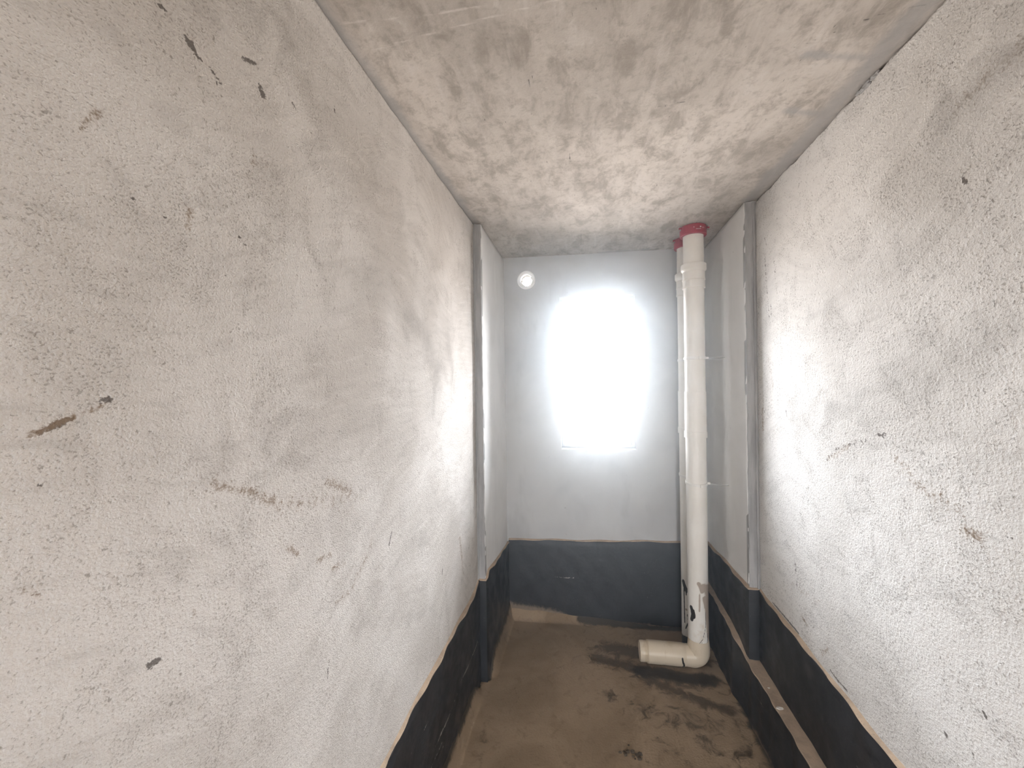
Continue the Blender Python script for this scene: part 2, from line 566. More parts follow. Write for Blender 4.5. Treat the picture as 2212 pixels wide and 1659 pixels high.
R_MARKS = [
    (0, .005, .95, [(1.088, 2.080), (1.078, 2.069)]), (0, .004, .85, [(1.109, 2.357)]), (0, .004, .8, [(1.149, 2.283), (1.134, 2.282)]),
    (1, .030, .62, [(1.09, 2.255), (1.022, 2.266), (.93, 2.27)]), (2, .08, .8, [(1.10, 2.24), (1.0, 2.27), (.9, 2.29)]),
    (0, .010, .52, [(2.121, 2.210), (2.10, 2.06), (2.078, 1.926)]), (0, .012, .46, [(2.03, 2.18), (1.995, 2.0)]),
    (0, .004, .7, [(2.12, 2.30), (2.10, 2.26)]), (0, .004, .75, [(2.06, 1.98), (2.055, 1.93)]),
    (0, .009, .56, [(1.633, 1.353), (1.575, 1.40), (1.513, 1.424), (1.427, 1.453)]), (1, .012, .7, [(1.62, 1.36), (1.513, 1.42)]),
    (0, .0065, .85, [(1.368, 1.475), (1.342, 1.479)]), (0, .0045, .85, [(1.134, 1.426)]),
    (1, .016, .85, [(1.094, 1.296), (1.058, 1.292)]), (0, .003, .8, [(1.094, 1.300), (1.07, 1.29)]),
    (0, .0045, .85, [(1.0, 1.315)]), (0, .0045, .85, [(.986, 1.315)]), (1, .020, .62, [(1.30, 1.42), (1.224, 1.363), (1.10, 1.330)]),
    (0, .0045, .9, [(1.051, .918), (1.045, .912)]), (0, .0045, .9, [(1.152, .792), (1.145, .785)]), (0, .0035, .85, [(1.078, .808), (1.077, .8)]),
    (1, .012, .85, [(1.68, .645), (1.64, .682)]), (1, .010, .85, [(1.831, .70), (1.789, .686)]), (0, .003, .8, [(1.82, .70), (1.795, .68)]),
    (0, .0038, 1, [(2.088, .6145), (1.97, .614), (1.851, .6125)]), (0, .0034, 1, [(1.629, .616), (1.58, .611), (1.53, .6135)]),
    (0, .0035, .9, [(1.871, .885), (1.869, .855)]), (0, .0035, .9, [(1.866, .825), (1.862, .80)]),
    (2, .05, .45, [(1.40, 1.13), (1.126, 1.13)]), (2, .09, .55, [(1.85, 1.48), (1.363, 1.62), (1.019, 1.71)]),
    (2, .07, .5, [(1.75, 1.85), (1.45, 1.95), (1.2, 1.98)]), (2, .05, .45, [(1.5, 1.25), (1.25, 1.2)]),
    (1, .03, .45, [(1.9, .78), (1.7, .82)]), (0, .004, .85, [(1.93, 1.51), (1.925, 1.49)]), (1, .012, .8, [(2.17, 1.50), (2.165, 1.40)]),
    (1, .02, .5, [(2.1, 1.75), (2.05, 1.6)]),
]


def left_fn(U, V):
    x = XL + .0016 * wobble(U, V, 4.0, 0)
    z = V.copy()
    top = V >= V.max() - 1e-6
    z = np.where(top, z + .004 * wobble(U, U * .3, 21, 8) / 1.5, z)
    x = x + np.where(V > ZC - .05, .006 * np.clip((V - (ZC - .05)) / .05, 0, 1), 0)
    return np.stack([x, U, z], -1)


def right_fn(U, V):
    x = XR + .0018 * wobble(U, V, 4.3, 14)
    z = V.copy()
    top = V >= V.max() - 1e-6
    z = np.where(top, z + .005 * wobble(U, U * .3, 24, 22) / 1.5, z)
    return np.stack([x, U, z], -1)


us = seg_space((YF, .28, .05), (.28, .80, .0032), (.80, 1.5, .0055), (1.5, YS, .0075))
vs = seg_space((0, .52, .04), (.52, .9, .007), (.9, 2.45, .0042), (2.45, ZC - .008, .004))
wl = structure(grid_solid('wall_left', us, vs, left_fn, M['plaster_left'], (-.14, 0, 0), (0, 0, .03), L_MARKS))

us = seg_space((YF, .85, .08), (.85, YS, .0055))
vs = seg_space((0, .58, .04), (.58, 2.46, .0055), (2.46, ZC - .010, .004))
wr = structure(grid_solid('wall_right', us, vs, right_fn, M['plaster_right'], (.14, 0, 0), (0, 0, .03), R_MARKS))
# wall behind the viewer, with the doorway sized for its light: pieces left, right, above and below it
wf = structure(box('wall_front', XL - .14, DX0, YF - .14, YF, 0, ZC, M['plaster_right']))
box('wall_panel', DX1, XR + .14, YF - .14, YF, 0, ZC, M['plaster_right'], wf)
box('wall_panel', DX0, DX1, YF - .14, YF, 0, DZ0, M['plaster_right'], wf)
box('wall_panel', DX0, DX1, YF - .14, YF, DZ1, ZC, M['plaster_right'], wf)


def blob(name, c_, rad, mat, parent=None, seed=0, amp=.35, sub=3):
    bm = bmesh.new()
    bmesh.ops.create_icosphere(bm, subdivisions=sub, radius=1)
    for v_ in bm.verts:
        n_ = 1 + amp * mnoise.noise(v_.co * 1.9 + Vector((seed, seed * .7, 1.3))) + amp * .5 * mnoise.noise(v_.co * 4.3 + Vector((seed, 2, 3)))
        v_.co = Vector((c_[0] + v_.co.x * n_ * rad[0], c_[1] + v_.co.y * n_ * rad[1], c_[2] + v_.co.z * n_ * rad[2]))
    me = bpy.data.meshes.new(name)
    bm.to_mesh(me)
    bm.free()
    me.materials.append(mat)
    o = bpy.data.objects.new(name, me)
    col.objects.link(o)
    if parent is not None:
        o.parent = parent
    return o


# torn lump of plaster where the right wall meets the ceiling
for i, (yy, zz, ry, rz) in enumerate([(1.405, 2.507, .026, .009), (1.365, 2.510, .018, .007), (1.435, 2.511, .012, .006)]):
    blob('plaster_lump', (XR + .001, yy, zz), (.008, ry, rz), M['cement_edge'], wr, i * 2.3, .5)

# narrower far end: a panel on each side, raw cement edge facing the doorway, smooth putty on its face
t1 = structure(grid_solid('trim_1', seg_space((YS, YBL + .06, .012)), seg_space((0, .5, .05), (.5, ZC - .004, .02)),
                          lambda U, V: np.stack([AXL + .0016 * wobble(U, V, 5, 30) + np.where(U < YS + .001, .0015 * wobble(V, V, 17, 36), 0), U, V], -1),
                          M['panel'], (-.18, 0, 0), (0, 0, .02),
                          [(0, .004, .9, [(2.34, 1.30), (2.34, 1.285)]), (0, .003, .9, [(2.40, 2.08), (2.40, 2.07)])]))
t2 = structure(grid_solid('trim_2', seg_space((YS, YBR + .05, .012)), seg_space((0, .5, .05), (.5, ZC - .004, .02)),
                          lambda U, V: np.stack([AXR + .0016 * wobble(U, V, 5, 40) + .002 * wobble(V, U, 3, 50), U, V], -1),
                          M['panel'], (.19, 0, 0), (0, 0, .02)))


def edge_strip(parent, x0, x1, yfront, sgn):
    # grey cement return facing the viewer, with a thin corner bead next to the plaster
    zs = np.linspace(0, ZC - .004, 90)
    vs_, fs_ = [], []
    for i, z in enumerate(zs):
        j = .0012 * math.sin(z * 31) + .001 * math.sin(z * 77 + 1)
        vs_ += [(x0 + j, yfront, z), (x1, yfront, z), (x1, yfront + .03, z), (x0, yfront + .03, z)]
        if i:
            b_ = (i - 1) * 4
            for q in range(4):
                fs_.append((b_ + q, b_ + (q + 1) % 4, b_ + 4 + (q + 1) % 4, b_ + 4 + q))
    fs_ += [(0, 1, 2, 3), tuple(len(vs_) - 4 + q for q in range(4))]
    return link('cement_edge', vs_, fs_, M['cement_edge'], parent)


edge_strip(t1, AXL - .0005, XL - .04, YS - .006, -1)
edge_strip(t2, AXR + .0005, XR + .04, YS - .006, 1)
wire('corner_bead', [(XL + .004, YS - .009, z) for z in np.linspace(.4, ZC - .01, 30)], .0042, M['cement_edge'], t1)
wire('corner_bead', [(XR - .009, YS - .009, z) for z in np.linspace(.4, ZC - .01, 30)], .0055, M['cement_edge'], t2)

# ---- far wall with the window opening and the round vent hole
ang = math.atan2(YBR - YBL, AXR - AXL)
VX, VZ, VR = -.396, 2.358, .047


def yb(x):
    return YBL + (x - AXL) * math.tan(ang)


WALL_T = .15


def back_wall():
    xs = [AXL - .10, VX - .09, VX + .09, WX0, WX1, AXR + .10]
    zs = [0, WZ0, WZ1, VZ - .09, VZ + .09, ZC]
    # window top is below the vent top: keep the grid ordered
    zs = sorted(set([0, WZ0, WZ1, VZ - .09, VZ + .09, ZC]))
    verts, faces, key = [], [], {}

    def vid(x, z, d):
        kk = (round(x, 5), round(z, 5), d)
        if kk not in key:
            key[kk] = len(verts)
            verts.append((x, yb(x) + d, z))
        return key[kk]

    def hole(xm, zm):
        w = WX0 < xm < WX1 and WZ0 < zm < WZ1
        vt = abs(xm - VX) < .09 and abs(zm - VZ) < .09
        return 'w' if w else ('v' if vt else None)

    for d in (0, WALL_T):
        for i in range(len(xs) - 1):
            for j in range(len(zs) - 1):
                h = hole((xs[i] + xs[i + 1]) / 2, (zs[j] + zs[j + 1]) / 2)
                if h is None:
                    faces.append([vid(xs[i], zs[j], d), vid(xs[i + 1], zs[j], d), vid(xs[i + 1], zs[j + 1], d), vid(xs[i], zs[j + 1], d)])
    # vent: square cell with a round hole
    zlo, zhi = VZ - .09, VZ + .09
    nseg = 32
    for d in (0, WALL_T):
        rim, sq = [], []
        for s in range(nseg):
            th = 2 * math.pi * (s + .5) / nseg
            rim.append(vid(VX + VR * math.cos(th), VZ + VR * math.sin(th), d))
            c_, s_ = math.cos(th), math.sin(th)
            q = .09 / max(abs(c_), abs(s_))
            sq.append(vid(VX + q * c_, VZ + q * s_, d))
        for s in range(nseg):
            s2 = (s + 1) % nseg
            t0, t1_ = 2 * math.pi * (s + .5) / nseg, 2 * math.pi * (s + 1.5) / nseg
            f_ = [rim[s], sq[s]]
            for kq, cn in ((1, (1, 1)), (3, (-1, 1)), (5, (-1, -1)), (7, (1, -1))):
                if t0 < kq * math.pi / 4 < t1_:
                    f_.append(vid(VX + .09 * cn[0], VZ + .09 * cn[1], d))
            f_ += [sq[s2], rim[s2]]
            faces.append(f_)
        if d == 0:
            rim0 = rim
    for s in range(nseg):
        faces.append([rim0[s], rim0[(s + 1) % nseg], rim[(s + 1) % nseg], rim[s]])
    # window reveal
    cs = [(WX0, WZ0), (WX1, WZ0), (WX1, WZ1), (WX0, WZ1)]
    for a_, b_ in zip(cs, cs[1:] + cs[:1]):
        faces.append([vid(*a_, 0), vid(*b_, 0), vid(*b_, WALL_T), vid(*a_, WALL_T)])
    oc = [(xs[0], 0), (xs[-1], 0), (xs[-1], ZC), (xs[0], ZC)]
    for a_, b_ in zip(oc, oc[1:] + oc[:1]):
        faces.append([vid(*a_, 0), vid(*b_, 0), vid(*b_, WALL_T), vid(*a_, WALL_T)])
    o = link('wall_back', verts, faces, M['putty'])
    bm = bmesh.new()
    bm.from_mesh(o.data)
    bmesh.ops.remove_doubles(bm, verts=bm.verts, dist=1e-5)
    bmesh.ops.recalc_face_normals(bm, faces=bm.faces)
    bm.to_mesh(o.data)
    bm.free()
    return structure(o)


wb = back_wall()

# ---- window: aluminium frame set back in the reveal, one sash, one pane
FY = yb((WX0 + WX1) / 2) + .085
win = structure(empty('window_1', ((WX0 + WX1) / 2, FY, WZ0)))


def frame_rect(name, x0, x1, z0, z1, w, y0, y1, mat, parent):
    bm = bmesh.new()
    o4 = [(x0, z0), (x1, z0), (x1, z1), (x0, z1)]
    i4 = [(x0 + w, z0 + w), (x1 - w, z0 + w), (x1 - w, z1 - w), (x0 + w, z1 - w)]
    V_ = [[bm.verts.new((p[0] - win.location.x, y - win.location.y, p[1] - win.location.z)) for p in ps] for y in (y0, y1) for ps in (o4, i4)]
    of, if_, ob, ib = V_
    for q in range(4):
        r_ = (q + 1) % 4
        bm.faces.new((of[q], of[r_], if_[r_], if_[q]))
        bm.faces.new((ob[r_], ob[q], ib[q], ib[r_]))
        bm.faces.new((of[r_], of[q], ob[q], ob[r_]))
        bm.faces.new((if_[q], if_[r_], ib[r_], ib[q]))
    bmesh.ops.recalc_face_normals(bm, faces=bm.faces)
    bmesh.ops.bevel(bm, geom=[e for e in bm.edges], offset=.0015, segments=1, affect='EDGES')
    me = bpy.data.meshes.new(name)
    bm.to_mesh(me)
    bm.free()
    me.materials.append(mat)
    o = bpy.data.objects.new(name, me)
    col.objects.link(o)
    o.parent = parent
    return o


frame_rect('window_frame', WX0 + .001, WX1 - .001, WZ0 + .001, WZ1 - .001, .022, FY, FY + .06, M['alu'], win)
frame_rect('sash', WX0 + .024, WX1 - .024, WZ0 + .024, WZ1 - .024, .026, FY + .014, FY + .05, M['alu'], win)
pane = box('glass_pane', WX0 + .049 - win.location.x, WX1 - .049 - win.location.x, .028, .034, .049, WZ1 - .049 - WZ0, M['glass'], win)

# ---- vent sleeve
vent = empty('vent_sleeve', (VX, yb(VX), VZ))
tag(vent, 'round white plastic vent sleeve high on the far wall left of the window', 'vent')


def ring_y(name, profile, mat, parent, seg=40, jag=None):
    """profile [(r, y)] closed ring about the Y axis, local coordinates"""
    vs_, fs_ = [], []
    n_ = len(profile)
    for i, (r_, y_) in enumerate(profile):
        for s in range(seg):
            th = 2 * math.pi * s / seg
            rr = r_ * (jag(i, th) if jag else 1)
            vs_.append((rr * math.cos(th), y_, rr * math.sin(th)))
    for i in range(n_):
        j = (i + 1) % n_
        for s in range(seg):
            fs_.append((i * seg + s, i * seg + (s + 1) % seg, j * seg + (s + 1) % seg, j * seg + s))
    o = link(name, vs_, fs_, mat, parent)
    bm = bmesh.new()
    bm.from_mesh(o.data)
    bmesh.ops.recalc_face_normals(bm, faces=bm.faces)
    bm.to_mesh(o.data)
    bm.free()
    return o


ring_y('flange', [(.064, -.001), (.0635, -.007), (.058, -.010), (.050, -.008), (.0405, -.003), (.0405, .004), (.062, .004)], M['white_pvc'], vent)
ring_y('sleeve', [(.046, .002), (.0415, .002), (.0415, .16), (.046, .16)], M['white_pvc'], vent)
ring_y('torn_film', [(.0405, .030), (.036, .034), (.033, .040), (.0405, .046)], M['film'], vent, 64,
       lambda i, th: 1 if i in (0, 3) else (1 + .10 * math.sin(7 * th + i) + .07 * math.sin(13 * th + 2) + .05 * math.sin(23 * th)))

# ------------------------------------------------------------------ ceiling, floor
C_MARKS = [
    (1, .006, .6, [(-.57, .925), (-.41, .94), (-.18, .95)]), (1, .006, .6, [(-.56, 1.02), (-.41, 1.0), (-.17, .975), (.05, .95)]),
    (0, .004, .65, [(.55, 1.22), (.64, 1.18), (.712, 1.147), (.804, 1.140)]), (1, .012, .5, [(.56, 1.24), (.70, 1.17)]),
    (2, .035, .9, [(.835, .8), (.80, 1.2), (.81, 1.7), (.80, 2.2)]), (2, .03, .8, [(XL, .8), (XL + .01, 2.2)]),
    (1, .010, .42, [(.12, 1.2), (.10, 1.9), (.09, 2.6)]), (1, .012, .5, [(.24, 1.5), (.20, 2.4)]),
    (2, .02, .7, [(.60, 1.25), (.78, 1.30)]), (2, .02, .7, [(.66, 1.5), (.79, 1.55)]), (0, .0022, .5, [(-.30, 1.07), (-.297, 1.10)]),
    (0, .002, .6, [(-.15, 1.2), (-.15, 1.25)]), (0, .0025, .7, [(.20, 1.40), (.33, 1.385)]), (0, .002, .7, [(-.05, 1.6), (-.045, 1.72)]),
    (0, .003, .8, [(.28, 2.88), (.36, 2.89)]), (2, .02, .8, [(.1, 2.89), (.42, 2.89)]), (0, .0022, .7, [(-.02, 1.45), (-.015, 2.6)]),
]
structure(grid_solid('ceiling', seg_space((XL - .14, XR + .14, .0085)), seg_space((YF - .14, .75, .09), (.75, 3.16, .0085)),
                     lambda U, V: np.stack([U, V, ZC + .0018 * wobble(U, V, 5, 60)], -1), M['concrete'], (0, 0, .14), (0, 0, 0), C_MARKS))

F_MARKS = [
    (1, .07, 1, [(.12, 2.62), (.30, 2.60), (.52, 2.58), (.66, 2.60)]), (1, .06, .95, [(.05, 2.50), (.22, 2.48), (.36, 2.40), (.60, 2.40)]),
    (1, .05, .9, [(.30, 2.38), (.50, 2.28), (.68, 2.20)]), (1, .22, .40, [(.10, 2.62), (.55, 2.45), (.62, 2.15)]), (2, .06, .9, [(.30, 2.44), (.48, 2.43), (.66, 2.42)]), (2, .05, .7, [(.48, 2.70), (.70, 2.72)]),  # the widest, faint field stretches the damp to paint shade on the back floor
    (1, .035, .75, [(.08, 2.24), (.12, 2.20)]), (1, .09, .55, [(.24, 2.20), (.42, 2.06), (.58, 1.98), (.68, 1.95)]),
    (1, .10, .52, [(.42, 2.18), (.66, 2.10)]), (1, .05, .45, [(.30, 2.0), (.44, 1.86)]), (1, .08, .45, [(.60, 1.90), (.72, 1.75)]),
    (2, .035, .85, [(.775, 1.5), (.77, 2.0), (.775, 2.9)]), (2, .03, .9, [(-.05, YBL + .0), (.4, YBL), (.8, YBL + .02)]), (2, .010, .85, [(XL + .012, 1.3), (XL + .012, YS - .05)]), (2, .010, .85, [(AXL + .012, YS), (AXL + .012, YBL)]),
    (0, .004, .8, [(.0, 2.53), (.02, 2.47), (.05, 2.44)]), (0, .003, .7, [(-.40, 2.20), (-.36, 2.12), (-.41, 2.02)]),
    (0, .003, .6, [(-.45, 1.90), (-.42, 1.84), (-.38, 1.76)]), (0, .012, .55, [(.15, 1.92), (.20, 1.88), (.26, 1.85)]),
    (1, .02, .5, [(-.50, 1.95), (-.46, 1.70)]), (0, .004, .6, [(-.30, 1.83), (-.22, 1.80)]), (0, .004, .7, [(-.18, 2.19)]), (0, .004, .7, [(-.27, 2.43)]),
]


def floor_fn(U, V):
    z = .002 * wobble(U, V, 5, 70)
    # mortar cove running up the foot of the left and far walls
    wx = np.interp(V, [YS - .07, YS - .005], [XL, AXL])
    hL = (.105 + .01 * np.sin(V * 9)) * np.interp(V, [YS - .16, YS - .06, YS + .02, YS + .12], [1, .05, .05, 1.2])
    tL = np.clip(1 - (U - wx - .010) / .045, 0, 1)
    z = z + hL * tL ** 2.2
    hB = np.interp(U, [AXL, .1, .5], [.075, .03, 0])
    tB = np.clip(1 - ((YBL + (U - AXL) * math.tan(ang)) - .012 - V) / .05, 0, 1)
    z = np.maximum(z, hB * tB ** 2.0)
    return np.stack([U, V, z], -1)


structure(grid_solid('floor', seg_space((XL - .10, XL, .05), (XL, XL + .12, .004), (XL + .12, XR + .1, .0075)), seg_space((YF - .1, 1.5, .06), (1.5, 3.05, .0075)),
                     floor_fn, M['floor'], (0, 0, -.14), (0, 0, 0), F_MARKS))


# ------------------------------------------------------------------ black waterproofed bands round the foot of the walls
def band(name, plan, normals, ztop_fn, zbot, thick, marks, edge_wave):
    """plan: dense (x, y) points on the wall face, normals into the room"""
    n_ = len(plan)
    s_ = np.concatenate([[0], np.cumsum([math.dist(plan[i], plan[i + 1]) for i in range(n_ - 1)])])
    rows = 40
    verts, faces = [], []
    UU, VV = np.zeros((n_, rows)), np.zeros((n_, rows))
    for i, ((x, y), (nx, ny)) in enumerate(zip(plan, normals)):
        zt = ztop_fn(x, y) + edge_wave(s_[i])
        for j in range(rows):
            f_ = j / (rows - 1)
            z = zbot + (zt - zbot) * f_
            t_ = thick * (1 + .10 * math.sin(s_[i] * 17 + z * 9) + .07 * math.sin(s_[i] * 43 + z * 31))
            t_ *= 1.0 if f_ < .97 else .82
            verts.append((x + nx * t_, y + ny * t_, z))
            UU[i, j], VV[i, j] = s_[i], z
    idx = np.arange(n_ * rows).reshape(n_, rows)
    for i in range(n_ - 1):
        for j in range(rows - 1):
            faces.append((idx[i, j], idx[i + 1, j], idx[i + 1, j + 1], idx[i, j + 1]))
    off = len(verts)
    for i, ((x, y), (nx, ny)) in enumerate(zip(plan, normals)):
        verts.append((x - nx * .004, y - ny * .004, verts[idx[i, rows - 1]][2]))
        verts.append((x - nx * .004, y - ny * .004, zbot))
    for i in range(n_ - 1):
        a_, b_ = off + 2 * i, off + 2 * i + 2
        faces.append((idx[i, rows - 1], idx[i + 1, rows - 1], b_, a_))
        faces.append((a_, b_, b_ + 1, a_ + 1))
        faces.append((idx[i + 1, 0], idx[i, 0], a_ + 1, b_ + 1))
    for i in (0, n_ - 1):
        a_ = off + 2 * i
        faces.append(tuple(idx[i, :]) + (a_, a_ + 1))
    A = field(UU, VV, marks).reshape(-1, 4)
    A = np.concatenate([A, np.tile([0, 0, 0, 1.0], (2 * n_, 1))])
    o = link(name, verts, faces, M['black'], smooth=True, attr=A)
    bm = bmesh.new()
    bm.from_mesh(o.data)
    bmesh.ops.recalc_face_normals(bm, faces=bm.faces)
    bm.to_mesh(o.data)
    bm.free()
    o.data.set_sharp_from_angle(angle=math.radians(45))
    structure(o)
    # raw mortar lip along the top
    lv, lf = [], []
    for i, ((x, y), (nx, ny)) in enumerate(zip(plan, normals)):
        zt = verts[idx[i, rows - 1]][2]
        w = thick * (1.02 + .25 * math.sin(s_[i] * 13) + .2 * math.sin(s_[i] * 37 + 1))
        w = max(w, thick * .65)
        h = .0035 + .0015 * math.sin(s_[i] * 23)
        lv += [(x - nx * .003, y - ny * .003, zt + h + .003), (x + nx * w * .8, y + ny * w * .8, zt + h), (x + nx * w, y + ny * w, zt - .001), (x - nx * .003, y - ny * .003, zt - .001)]
        if i:
            b_ = (i - 1) * 4
            for q in range(4):
                lf.append((b_ + q, b_ + (q + 1) % 4, b_ + 4 + (q + 1) % 4, b_ + 4 + q))
    lf += [(0, 1, 2, 3), tuple(len(lv) - 4 + q for q in range(4))]
    lip = link('mortar_lip', lv, lf, M['mortar'], o)
    bm = bmesh.new()
    bm.from_mesh(lip.data)
    bmesh.ops.recalc_face_normals(bm, faces=bm.faces)
    bm.to_mesh(lip.data)
    bm.free()
    return o


def path(pts, step=.014, r=.02):
    """dense plan path with rounded inner corners; returns points and left-hand normals"""
    dense = []
    for a_, b_ in zip(pts[:-1], pts[1:]):
        n_ = max(2, int(math.dist(a_, b_) / step))
        for i in range(n_):
            t_ = i / n_
            dense.append((a_[0] + (b_[0] - a_[0]) * t_, a_[1] + (b_[1] - a_[1]) * t_))
    dense.append(pts[-1])
    nor = []
    for i in range(len(dense)):
        a_, b_ = dense[max(0, i - 1)], dense[min(len(dense) - 1, i + 1)]
        dx, dy = b_[0] - a_[0], b_[1] - a_[1]
        l_ = math.hypot(dx, dy)
        nor.append((dy / l_, -dx / l_))
    return dense, nor


TH = .013
DY0 = YF
pl, nl = path([(XL, DY0), (XL, YS - .006), (AXL, YS - .006), (AXL, YBL - .003)])
sL = YS - .006 - DY0
bandL = band('baseboard_left', pl, nl, lambda x, y: np.interp(y, [0, 1.1, 2.15, 2.20, 2.28, 2.6, 2.87], [.535, .535, .535, .545, .585, .545, .53]), 0.0, TH,
             [(0, .006, .72, [(2.178 - DY0, .258), (2.0 - DY0, .262), (1.919 - DY0, .258), (1.743 - DY0, .250), (1.60 - DY0, .246), (1.457 - DY0, .243), (1.36 - DY0, .235)]),
              (0, .005, .6, [(1.60 - DY0, .205), (1.45 - DY0, .21)]), (0, .005, .55, [(1.75 - DY0, .19), (1.5 - DY0, .17)]),
              (0, .007, .5, [(1.45 - DY0, .40), (1.25 - DY0, .42)]), (1, .03, .9, [(0, 0.02), (3.9, 0.02)])],
             lambda s: .004 * math.sin(s * 6.1) + .003 * math.sin(s * 15 + 1))
# the left band runs at the doorway too, so it ends at the doorway's far jamb
pb, nb = path([(AXL + .010, yb(AXL)), (AXR - .010, yb(AXR))])
band('baseboard_back', pb, nb, lambda x, y: np.interp(x, [AXL, AXR], [.542, .568]), 0.0, TH,
     [(0, .004, .62, [(.30, .300), (.40, .296), (.50, .292)]), (0, .004, .55, [(.62, .288), (.68, .287)]),
      (1, .05, .9, [(0, .06), (.35, .02)]), (1, .02, .8, [(.35, .0), (.95, -.005)])],
     lambda s: .002 * math.sin(s * 8) + .0015 * math.sin(s * 21 + 1))
pr, nr = path([(AXR, yb(AXR) - .003), (AXR, YS - .006), (XR, YS - .006), (XR, YF)])
band('baseboard_right', pr, nr, lambda x, y: np.interp(y, [0, 1.25, 1.6, 2.15, 2.24, 2.5, 2.9], [.585, .587, .590, .602, .615, .598, .57]), 0.0, TH,
     [(0, .006, .5, [(1.50, .42), (1.56, .43)])],
     lambda s: .003 * math.sin(s * 6.7) + .002 * math.sin(s * 17 + 2))

# ---- low kerb along the right wall: black face, bare tan top
ly = seg_space((YF + .02, 1.4, .05), (1.4, yb(.78) - .016, .012))
kv, kf, tv, tf = [], [], [], []
k_rows = 14
UU, VV = np.zeros((len(ly), k_rows)), np.zeros((len(ly), k_rows))
for i, y in enumerate(ly):
    zt = np.interp(y, [0, 2.2, 2.24, 2.34, 2.55, 2.9], [.265, .265, .275, .305, .324, .330])
    xi = np.interp(y, [0, 1.6, 1.9, 2.24, 2.34, 2.55, 2.95], [.764, .766, .765, .757, .742, .742, .742]) + .0022 * math.sin(y * 29) + .0016 * math.sin(y * 61 + 1)
    xo = .86 if y < 2.24 else .80
    for j in range(k_rows):
        z = -.01 + (zt + .008) * j / (k_rows - 1)
        kv.append((xi - .006 * (1 - j / (k_rows - 1)) ** 2, y, z))
        UU[i, j], VV[i, j] = y, z
    tv += [(xi + .0005, y, zt - .002), (xi + .004, y, zt), (xo, y, zt + .001), (xo, y, zt - .03)]
    if i:
        for j in range(k_rows - 1):
            a_, b_ = (i - 1) * k_rows + j, i * k_rows + j
            kf.append((a_, b_, b_ + 1, a_ + 1))
        b_ = (i - 1) * 4
        for q in range(3):
            tf.append((b_ + q, b_ + q + 1, b_ + 5 + q, b_ + 4 + q))
off = len(kv)
for i, y in enumerate(ly):
    xo = .86 if y < 2.24 else .80
    kv += [(xo, y, kv[i * k_rows + k_rows - 1][2]), (xo, y, -.01)]
    if i:
        a_, b_ = off + 2 * i - 2, off + 2 * i
        kf.append(((i - 1) * k_rows + k_rows - 1, i * k_rows + k_rows - 1, b_, a_))
        kf.append((a_, b_, b_ + 1, a_ + 1))
kf += [tuple(range(k_rows)) + (off, off + 1), tuple((len(ly) - 1) * k_rows + j for j in range(k_rows)) + (off + 2 * len(ly) - 2, off + 2 * len(ly) - 1)]
A = field(UU, VV, [(0, .004, .6, [(2.05, .18), (1.95, .17)]), (0, .004, .5, [(1.85, .20), (1.7, .19)]), (1, .03, .75, [(1.0, -.01), (2.1, -.01)])]).reshape(-1, 4)
A = np.concatenate([A, np.tile([0, 0, 0, 1.0], (2 * len(ly), 1))])
kerb = structure(link('trim_3', kv, kf, M['black'], attr=A))
link('kerb_top', tv, tf, M['mortar'], kerb)
for o_ in (kerb, kerb.children[0]):
    bm = bmesh.new()
    bm.from_mesh(o_.data)
    bmesh.ops.recalc_face_normals(bm, faces=bm.faces)
    bm.to_mesh(o_.data)
    bm.free()


# ------------------------------------------------------------------ drain pipes
PR = .055


def cap_field(marks):
    def f_(p):
        o3 = [0.0, 0.0, 0.0]
        for ch, r_, s_, pts, (cx, cy) in marks:
            u, z = math.atan2(p[0] - cx, -(p[1] - cy)) * PR, p[2]      # 0 faces the viewer's side (-Y), + to the right
            q = pts if len(pts) > 1 else [pts[0], (pts[0][0] + 1e-4, pts[0][1])]
            for (u0, v0), (u1, v1) in zip(q[:-1], q[1:]):
                du, dv = u1 - u0, v1 - v0
                t_ = max(0, min(1, ((u - u0) * du + (z - v0) * dv) / (du * du + dv * dv + 1e-12)))
                d_ = math.hypot(u - u0 - t_ * du, z - v0 - t_ * dv)
                o3[ch] = max(o3[ch], s_ * max(0, min(1, 1 - d_ / (2 * r_))))
        return o3
    return f_


def profile_dense(z0, z1, r_=PR, st=.006):
    return [(r_, z) for z in np.linspace(z0, z1, max(2, int((z1 - z0) / st)))]


def strap(parent, cx, cy, z, tilt, wall_pt):
    n_ = 48
    vs_, fs_ = [], []
    prof = [(PR + .0006, -.0075), (PR + .004, -.007), (PR + .0045, 0), (PR + .004, .007), (PR + .0006, .0075)]
    for s in range(n_):
        th = 2 * math.pi * s / n_
        for r_, dz in prof:
            vs_.append((cx + r_ * math.cos(th), cy + r_ * math.sin(th), z + dz + tilt * math.sin(th) * PR))
    m_ = len(prof)
    for s in range(n_):
        s2 = (s + 1) % n_
        for q in range(m_):
            fs_.append((s * m_ + q, s * m_ + (q + 1) % m_, s2 * m_ + (q + 1) % m_, s2 * m_ + q))
    o = link('strap', vs_, fs_, M['white_pvc'], parent)
    bm = bmesh.new()
    bm.from_mesh(o.data)
    bmesh.ops.recalc_face_normals(bm, faces=bm.faces)
    bm.to_mesh(o.data)
    bm.free()
    by = cy - PR - .003
    zb = z - tilt * PR
    box('buckle', cx + .006, cx + .022, by - .006, by + .004, zb - .009, zb + .009, M['white_pvc'], o, .002)
    box('clip_ear', cx + PR - .002, cx + PR + .016, cy - .018, cy - .004, z - .006, z + .006, M['white_pvc'], o, .002)
    if wall_pt:
        a_, b_ = Vector((cx + PR + .012, cy - .010, z)), Vector(wall_pt)
        pts = [a_.lerp(b_, t_) + Vector((0, 0, -.004 * math.sin(t_ * math.pi))) for t_ in np.linspace(0, 1, 10)]
        wire('tie_wire', pts, .0016, M['wire'], o, 6)
    return o


